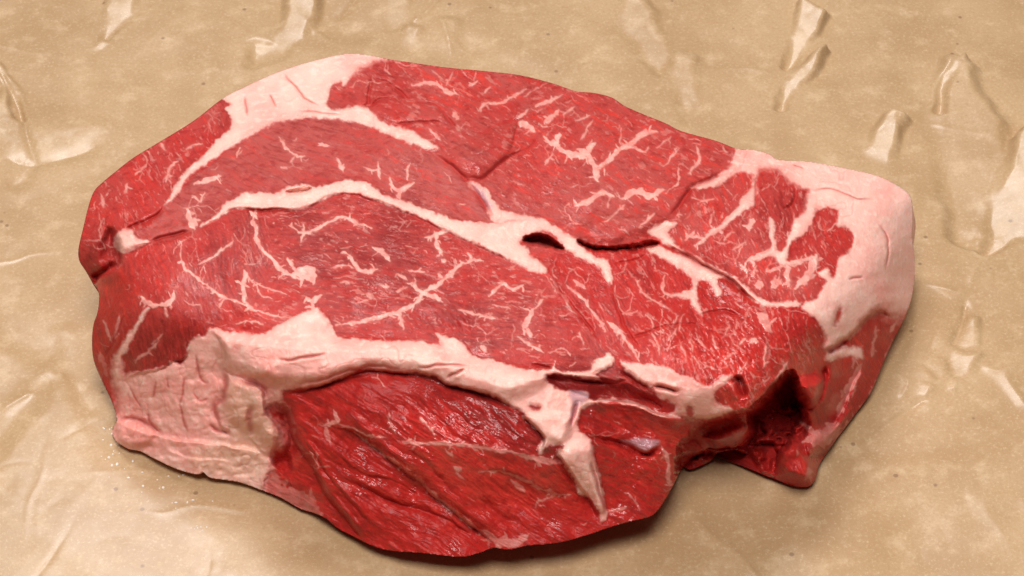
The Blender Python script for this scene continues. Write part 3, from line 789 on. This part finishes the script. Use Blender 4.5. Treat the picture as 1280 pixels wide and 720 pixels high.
kraft, nt, bs = mat("waxed_kraft_paper")
tc = N(nt, 'ShaderNodeTexCoord').outputs['Object']
n1 = noise(nt, 28, 4, .6, tc); n2 = noise(nt, 1050, 4, .75, tc); n3 = noise(nt, 2400, 2, .6, tc); n4 = noise(nt, 120, 4, .6, tc)
c = mix(nt, (.445, .282, .146), (.375, .224, .105), ramp(nt, n1, .35, .65))
c = mix(nt, c, (.57, .395, .235), math_(nt, 'MULTIPLY', ramp(nt, n4, .5, .72), .5))
c = mix(nt, c, (.66, .48, .31), math_(nt, 'MULTIPLY', ramp(nt, n2, .52, .72), .45))
c = mix(nt, c, (.36, .20, .09), math_(nt, 'MULTIPLY', ramp(nt, n2, .48, .32), .55))
c = mix(nt, c, (.30, .16, .07), math_(nt, 'MULTIPLY', ramp(nt, n3, .36, .22), .6))
vo = N(nt, 'ShaderNodeTexVoronoi'); vo.inputs['Scale'].default_value = 95
nt.links.new(tc, vo.inputs['Vector'])
c = mix(nt, c, (.16, .08, .035), math_(nt, 'MULTIPLY', ramp(nt, vo.outputs['Distance'], .085, .04), .65))
nt.links.new(c, bs.inputs['Base Color'])
nt.links.new(math_(nt, 'ADD', .58, math_(nt, 'MULTIPLY', n4, .22)), bs.inputs['Roughness'])
bs.inputs['Specular IOR Level'].default_value = 0.5
bs.inputs['Coat Weight'].default_value = 0.30
bs.inputs['Coat IOR'].default_value = 1.6
nt.links.new(math_(nt, 'ADD', .12, math_(nt, 'MULTIPLY', n4, .24)), bs.inputs['Coat Roughness'])
bmp = N(nt, 'ShaderNodeBump')
bmp.inputs['Strength'].default_value = 0.35
bmp.inputs['Distance'].default_value = 0.0003
nt.links.new(n2, bmp.inputs['Height'])
nt.links.new(bmp.outputs[0], bs.inputs['Normal'])

juice, nt, bs = mat("clear_meat_juice")
bs.inputs['Base Color'].default_value = (.90, .82, .74, 1)
bs.inputs['Roughness'].default_value = .12
bs.inputs['Transmission Weight'].default_value = .25
bs.inputs['IOR'].default_value = 1.34

# ------------------------------------------------------------------ the sheet of paper
def footprint(px, z=0.0):
    p = np.array(px, float)
    return unproject(p[:, 0], p[:, 1], z)[:, :2]


PX = np.concatenate([np.linspace(-.50, -.19, 60)[:-1], np.linspace(-.19, .19, 720), np.linspace(.19, .50, 60)[1:]])
PY = np.concatenate([np.linspace(-.36, -.13, 50)[:-1], np.linspace(-.13, .25, 720), np.linspace(.25, .55, 60)[1:]])
GX, GY = np.meshgrid(PX, PY)
GZ = np.zeros_like(GX)
# image pixel of every paper point, only to measure distances to traced creases at the paper's own plane
flat = footprint(OUTLINE)
dd = np.where(inside(flat, GX, GY), 0, 1.0)
GZ += 0.0003 * fbm(GX / .055, GY / .055, 301, 2) + 0.00012 * fbm(GX / .018, GY / .022, 311, 2)
prng = np.random.default_rng(23)
for _ in range(150):                                # random sharp folds
    cx, cy = prng.uniform(-.2, .2), prng.uniform(-.15, .26)
    a = prng.uniform(0, math.pi); R = prng.uniform(.012, .05)
    sl = prng.uniform(.01, .04) * prng.choice([-1, 1])
    ddx, ddy = GX - cx, GY - cy
    lx = ddx * math.cos(a) + ddy * math.sin(a); ly = -ddx * math.sin(a) + ddy * math.cos(a) + .0012 * fbm(GX / .012, GY / .012, 361, 2)
    win = np.exp(-((lx / (R * 1.6)) ** 2 + (ly / (R * .6)) ** 2))
    GZ += sl * (np.abs(ly) - R * .3) * win
rid = 1 - np.abs(fbm(GX / .034 + GY / .08, GY / .045, 321, 2)) * 3.2
GZ += 0.0007 * np.clip(rid, 0, 1) ** 2 * sstep(-.1, .4, fbm(GX / .07, GY / .07, 331, 2))


def facet_tilt(x, y):
    """unit half vector between camera and softbox at a paper point"""
    p = np.array([x, y, 0.0])
    a = CAM - p; a /= np.linalg.norm(a)
    b = KEY - p; b /= np.linalg.norm(b)
    h = a + b
    return h / np.linalg.norm(h)


# creased facets that catch the softbox: (gain, soft metres, polygon in photo pixels)
FACET = [
 (1.0,.0022,[(146,-14),(180,-14),(158,20),(136,45),(133,50),(137,25)]),(1.0,.0015,[(120,64),(132,52),(134,56),(124,67)]),
 (1.0,.0026,[(366,-12),(400,-12),(393,22),(375,50),(352,70),(320,76),(322,56),(345,56),(360,30)]),
 (.8,.002,[(508,36),(520,40),(520,62),(512,66)]),(.6,.003,[(552,30),(562,32),(572,78),(556,78)]),(.6,.0025,[(485,-10),(505,-10),(506,30),(492,36)]),
 (.65,.003,[(788,-10),(815,20),(832,78),(822,90),(800,60),(780,20)]),(.6,.003,[(848,75),(866,78),(868,115),(862,150),(852,118)]),
 (1.0,.0018,[(1000,6),(1030,22),(1018,40),(996,72),(985,84),(996,40)]),(1.0,.0018,[(1032,68),(1012,96),(992,110),(976,136),(984,108),(996,92)]),
 (1.0,.0026,[(1112,150),(1126,156),(1118,185),(1102,215),(1086,228),(1070,226),(1082,190),(1096,165)]),(.8,.0016,[(1042,192),(1050,204),(1042,212),(1032,206)]),
 (.55,.004,[(1188,82),(1205,90),(1216,120),(1250,160),(1252,200),(1232,240),(1212,300),(1202,294),(1186,210),(1176,150)]),
 (1.0,.0016,[(1205,78),(1196,92),(1184,110),(1178,130),(1176,140),(1182,100)]),
 (1.1,.003,[(1300,160),(1300,300),(1270,298),(1232,310),(1240,275),(1258,225),(1276,185)]),
 (.42,.006,[(18,535),(60,470),(85,520),(110,560),(150,600),(190,640),(240,690),(270,735),(140,735),(90,690),(40,620)]),
 (.7,.004,[(10,120),(30,160),(60,175),(40,205),(25,225),(20,180),(-10,150)]),(1.0,.0014,[(-6,80),(18,112),(28,148),(22,146),(4,108),(-8,92)]),
 (.6,.004,[(70,165),(130,160),(110,185),(60,200)]),
 (.8,.002,[(1208,400),(1216,402),(1212,425),(1198,432),(1192,428)]),(.8,.0022,[(1194,442),(1218,444),(1212,462),(1196,470),(1190,456)]),
 (.5,.004,[(80,415),(108,425),(115,470),(104,475),(90,450)]),(.45,.006,[(-20,430),(50,480),(40,500),(-20,560)]),
 (.35,.012,[(1150,640),(1300,560),(1300,740),(1180,740)]),(.5,.004,[(1130,470),(1165,460),(1150,500),(1125,500)]),(.7,.0016,[(1160,455),(1176,452),(1172,470)]),
]
for gain, so, pts in FACET:
    P = footprint(pts)
    x0, y0 = P.min(0) - .03; x1, y1 = P.max(0) + .03
    ix = np.where((PX > x0) & (PX < x1))[0]; iy = np.where((PY > y0) & (PY < y1))[0]
    if len(ix) < 2 or len(iy) < 2:
        continue
    s = (slice(iy[0], iy[-1] + 1), slice(ix[0], ix[-1] + 1))
    c = P.mean(0)
    h = facet_tilt(*c)
    gx_, gy_ = -h[0] / h[2] * gain * .72, -h[1] / h[2] * gain * .72
    xs = GX[s] + .0022 * fbm(GX[s] / .011, GY[s] / .011, 341, 3); ys = GY[s] + .0022 * fbm(GX[s] / .011, GY[s] / .011, 351, 3)
    d, _ = line_dist(P, xs, ys, True)
    d = np.where(inside(P, xs, ys), d, -d)
    win = sstep(-so * 1.4, so * .1, d)
    lowest = (gx_ * (P[:, 0] - c[0]) + gy_ * (P[:, 1] - c[1])).min()
    ripple = .0002 * np.abs(fbm(GX[s] / .007, GY[s] / .010, 371, 2)) * gain
    GZ[s] = GZ[s] * (1 - .75 * win) + win * (gx_ * (GX[s] - c[0]) + gy_ * (GY[s] - c[1]) - lowest * .25 + ripple)
# sharp creases: (height mm, width mm, photo pixels)
CREASE = [(-.9,1.2,[(-10,70),(8,105),(28,145),(34,170),(40,190),(50,210)]),(.8,1.4,[(1150,352),(1180,362),(1207,372)]),(-1.0,1.0,[(1207,372),(1204,400),(1190,432)]),
 (.7,1.2,[(1196,470),(1192,490)]),(-1.0,1.8,[(1022,594),(1070,560),(1120,520),(1170,490)]),(.6,2.4,[(1030,584),(1080,545),(1140,500)]),(.8,1.2,[(510,32),(535,15),(552,-8)]),
 (-.7,1.2,[(420,25),(432,15),(450,-8)]),(.5,1,[(550,20),(560,50),(566,80)]),(-.6,1.0,[(1118,152),(1135,158)]),(.6,1.6,[(0,515),(25,500),(45,490)]),
 (-.8,2.5,[(95,480),(105,500),(120,520)]),(.4,1.2,[(1245,320),(1225,330),(1210,360)]),(-.6,3,[(0,195),(40,205),(90,195),(130,180)]),
 (.5,1.2,[(1125,500),(1135,480),(1130,470)]),(.5,1.2,[(1155,500),(1165,480)]),(.4,1.5,[(1225,455),(1250,465),(1280,450)])]
for hh, wd, pts in CREASE:
    P = smooth_line(footprint(pts), False, 4)
    x0, y0 = P.min(0) - .02; x1, y1 = P.max(0) + .02
    ix = np.where((PX > x0) & (PX < x1))[0]; iy = np.where((PY > y0) & (PY < y1))[0]
    if len(ix) < 2 or len(iy) < 2:
        continue
    s = (slice(iy[0], iy[-1] + 1), slice(ix[0], ix[-1] + 1))
    d, t = line_dist(P, GX[s], GY[s])
    GZ[s] += hh * .001 * np.exp(-d / (wd * .001)) * np.clip(np.minimum(t, 1 - t) * 5, 0, 1)
for _ in range(110):                               # hair-thin creases
    cx, cy = prng.uniform(-.19, .19), prng.uniform(-.12, .24)
    a = prng.normal() * .5 + math.pi / 2 * (prng.random() < .65); L = prng.uniform(.006, .035)
    hh = prng.uniform(.00008, .00032) * prng.choice([-1, 1, 1])
    ddx, ddy = GX - cx, GY - cy
    s = (slice(*np.searchsorted(PY, [cy - L * 1.5, cy + L * 1.5])), slice(*np.searchsorted(PX, [cx - L * 1.5, cx + L * 1.5])))
    ddx, ddy = ddx[s], ddy[s]
    lx = ddx * math.cos(a) + ddy * math.sin(a); ly = -ddx * math.sin(a) + ddy * math.cos(a) + .0025 * fbm(GX[s] / .014, GY[s] / .014, 381, 2)
    GZ[s] += hh * np.exp(-np.abs(ly) / .0009) * np.clip(1 - np.abs(lx) / L, 0, 1) - hh * .35 * np.exp(-(ly / .004) ** 2) * np.clip(1 - np.abs(lx) / L, 0, 1)
fd, _ = line_dist(smooth_line(flat, True, 1), GX, GY, True)
fd = np.where(inside(flat, GX, GY), 0, fd)
GZ *= sstep(0.0, .012, fd)


def grid_mesh(name, co, faces, attrs=None, m=None, smooth=True):
    me = bpy.data.meshes.new(name)
    me.vertices.add(len(co)); me.vertices.foreach_set('co', co.astype(np.float32).ravel())
    me.loops.add(faces.size); me.loops.foreach_set('vertex_index', faces.astype(np.int32).ravel())
    me.polygons.add(len(faces))
    me.polygons.foreach_set('loop_start', np.arange(0, faces.size, faces.shape[1], dtype=np.int32))
    me.polygons.foreach_set('loop_total', np.full(len(faces), faces.shape[1], dtype=np.int32))
    me.update(calc_edges=True)
    me.polygons.foreach_set('use_smooth', np.ones(len(faces), bool))
    for k, v in (attrs or {}).items():
        a = me.attributes.new(k, 'FLOAT', 'POINT')
        a.data.foreach_set('value', v.astype(np.float32))
    if m:
        me.materials.append(m)
    return me


def grid_faces(ny, nx):
    i = np.arange(ny * nx).reshape(ny, nx)
    return np.stack([i[:-1, :-1], i[:-1, 1:], i[1:, 1:], i[1:, :-1]], -1).reshape(-1, 4)


pm = grid_mesh('butcher_paper', np.stack([GX, GY, GZ], -1).reshape(-1, 3), grid_faces(*GX.shape), None, kraft)
paper = bpy.data.objects.new('butcher_paper', pm)
sc.collection.objects.link(paper)
paper['label'] = 'crinkled waxed brown kraft paper sheet spread under the raw beef'
paper['category'] = 'paper'

# ------------------------------------------------------------------ the beef: one skin, cut into its muscles and seams of fat
idx = np.arange(NY * NX).reshape(NY, NX)
q = np.stack([idx[:-1, :-1], idx[1:, :-1], idx[1:, 1:], idx[:-1, 1:]], -1)
ok = keep[:-1, :-1] & keep[1:, :-1] & keep[1:, 1:] & keep[:-1, 1:]
label = np.where((part >= 0) & (big > 0), 100 + part, lean)
flab = label[:-1, :-1][ok]
faces = q[ok]
co = W.reshape(-1, 3)
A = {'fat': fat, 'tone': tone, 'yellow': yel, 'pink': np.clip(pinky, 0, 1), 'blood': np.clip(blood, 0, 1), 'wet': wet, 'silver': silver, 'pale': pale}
A = {k: v.ravel().astype(np.float64) for k, v in A.items()}
# border edges -> hidden sides running down to the paper
e = np.concatenate([faces[:, [0, 1]], faces[:, [1, 2]], faces[:, [2, 3]], faces[:, [3, 0]]])
fi = np.tile(np.arange(len(faces)), 4)
key = np.minimum(e[:, 0], e[:, 1]).astype(np.int64) * (NY * NX) + np.maximum(e[:, 0], e[:, 1])
_, inv, cnt = np.unique(key, return_inverse=True, return_counts=True)
b = cnt[inv] == 1
be, bf = e[b], fi[b]
bv = np.unique(be)
pos = {int(x): i for i, x in enumerate(bv)}
cen = co[bv].mean(0)
bp = co[bv]
rad = bp[:, :2] - cen[:2]
rl = np.hypot(*rad.T)[:, None]
back = sstep(-.25, .35, (rad / rl)[:, 1])[:, None]
rings = []
RN = 7
base = len(co)
for k in range(1, RN + 1):
    t = k / RN
    tuck = (0.0016 * np.sin(t * math.pi) * 2 * back) - (1 - back) * 0.022 * t ** 0.8 - back * 0.004 * t * t
    xy = bp[:, :2] + rad / rl * tuck
    z = bp[:, 2] * (1 - t) + 0.0004 * t
    wob = 0.0006 * fbm(xy[:, 0] / .006, z / .006, 401, 2)
    rings.append(np.column_stack([xy + rad / rl * wob[:, None], z]))
co = np.vstack([co] + rings)
for k in A:
    A[k] = np.concatenate([A[k]] + [A[k][bv]] * RN)
nb = len(bv)
b0 = np.array([pos[int(x)] for x in be[:, 0]]); b1 = np.array([pos[int(x)] for x in be[:, 1]])
wf, wl = [], []
for k in range(RN):
    lo0 = be[:, 0] if k == 0 else base + (k - 1) * nb + b0
    lo1 = be[:, 1] if k == 0 else base + (k - 1) * nb + b1
    hi0 = base + k * nb + b0; hi1 = base + k * nb + b1
    wf.append(np.stack([lo1, lo0, hi0, hi1], -1)); wl.append(flab[bf])
faces = np.vstack([faces] + wf); flab = np.concatenate([flab] + wl)

# shared normals keep the skin unbroken where two pieces meet
a_, b_, c_, d_ = (co[faces[:, i]] for i in range(4))
fn = np.cross(c_ - a_, d_ - b_)
vn = np.zeros_like(co)
for i in range(4):
    for ax in range(3):
        vn[:, ax] += np.bincount(faces[:, i], fn[:, ax], len(co))
vn /= (np.linalg.norm(vn, axis=1)[:, None] + 1e-20)

root = bpy.data.objects.new('beef_roast', None)
sc.collection.objects.link(root)
root.empty_display_size = .05
root['label'] = 'thick raw marbled red beef chuck roast with pale fat on brown paper'
root['category'] = 'meat'
FATNAME = {'cap': ('fat_cap', 'pale pink fat cap along the back left edge'), 'seam': ('fat_seam', 'long pale fat seam across the middle of the cut face'),
           'strip': ('fat_strip', 'thin fat strips beside the dark split'), 'right': ('fat_cap', 'thick smooth white fat cap over the right corner'),
           'front': ('fat_layer', 'thick fat shelf along the front rim and left side'), 'corner': ('fat_strip', 'knobbly fat strip above the front right lobe'),
           'lump': ('fat_lump', 'small fat lump at the left edge'), 'wall': ('fat_lump', 'small fat patch on the right side')}
LEANNAME = {'centre': 'large central muscle with white marbling', 'edge': 'bright red muscle curling over the left edge', 'upper': 'smooth oval muscle below the fat cap',
            'back': 'long muscle along the back rim', 'right': 'heavily marbled muscle near the right fat cap', 'island': 'small red island inside the right fat cap',
            'inner': 'glossy streaked muscle right of the centre', 'sliver': 'dark narrow muscle behind the front fat', 'front': 'stringy deep red muscle on the front face',
            'lobe': 'rounded wet lobe at the front right', 'side': 'red muscle on the left side', 'wall': 'red muscle on the right side', 'hollow': 'dark red meat inside the notch'}
for L in np.unique(flab):
    f = faces[flab == L]
    vid, inv = np.unique(f, return_inverse=True)
    ff = inv.reshape(f.shape)
    if L >= 100:
        nm, lab = FATNAME[fat_names[L - 100]]
    else:
        nm, lab = 'muscle', LEANNAME[LEAN[L][0]]
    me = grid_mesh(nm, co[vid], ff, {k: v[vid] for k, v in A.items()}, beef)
    me.normals_split_custom_set_from_vertices(vn[vid].astype(np.float32).tolist())
    o = bpy.data.objects.new(nm, me)
    sc.collection.objects.link(o)
    o.parent = root
    o['label'] = lab

# ------------------------------------------------------------------ tiny beads of juice on the paper by the left corner
rng = np.random.default_rng(5)
dc, df = [], []
cnt_ = 0
spots = []
for cu, cv, su, sv, n in [(150,575,14,14,16),(205,615,25,18,14),(245,660,10,3,7),(135,545,5,8,6),(220,630,4,4,3)]:
    for k in range(n):
        spots.append((cu + rng.normal() * su, cv + rng.normal() * sv))
for uu, vv in spots:
    if inside(np.array(OUTLINE, float), np.array([[uu]]), np.array([[vv - 3]]))[0, 0]:
        continue
    p = unproject(uu, vv, 0.0)
    zz = GZ[np.argmin(abs(PY - p[1])), np.argmin(abs(PX - p[0]))]
    r = 0.00016 + 0.00035 * rng.random() ** 2
    sq = .7 + .6 * rng.random()
    ring = []
    for lv, (rr, hz) in enumerate([(1, -.05), (.85, .3), (.5, .5)]):
        for j in range(10):
            a = j / 10 * 2 * math.pi
            ring.append((p[0] + r * rr * math.cos(a) * sq, p[1] + r * rr * math.sin(a) / sq, zz + r * hz * .9))
    ring.append((p[0], p[1], zz + r * .5))
    dc += ring
    for lv in range(2):
        for j in range(10):
            df.append((cnt_ + lv * 10 + j, cnt_ + lv * 10 + (j + 1) % 10, cnt_ + lv * 10 + 10 + (j + 1) % 10, cnt_ + lv * 10 + 10 + j))
    for j in range(10):
        df.append((cnt_ + 20 + j, cnt_ + 20 + (j + 1) % 10, cnt_ + 30))
    cnt_ += 31
me = bpy.data.meshes.new('juice_droplets')
me.from_pydata(dc, [], df)
for p in me.polygons:
    p.use_smooth = True
me.materials.append(juice)
o = bpy.data.objects.new('juice_droplets', me)
sc.collection.objects.link(o)
o['kind'] = 'stuff'
o['label'] = 'scattered tiny clear juice beads on the paper beside the left corner'
o['category'] = 'droplets'
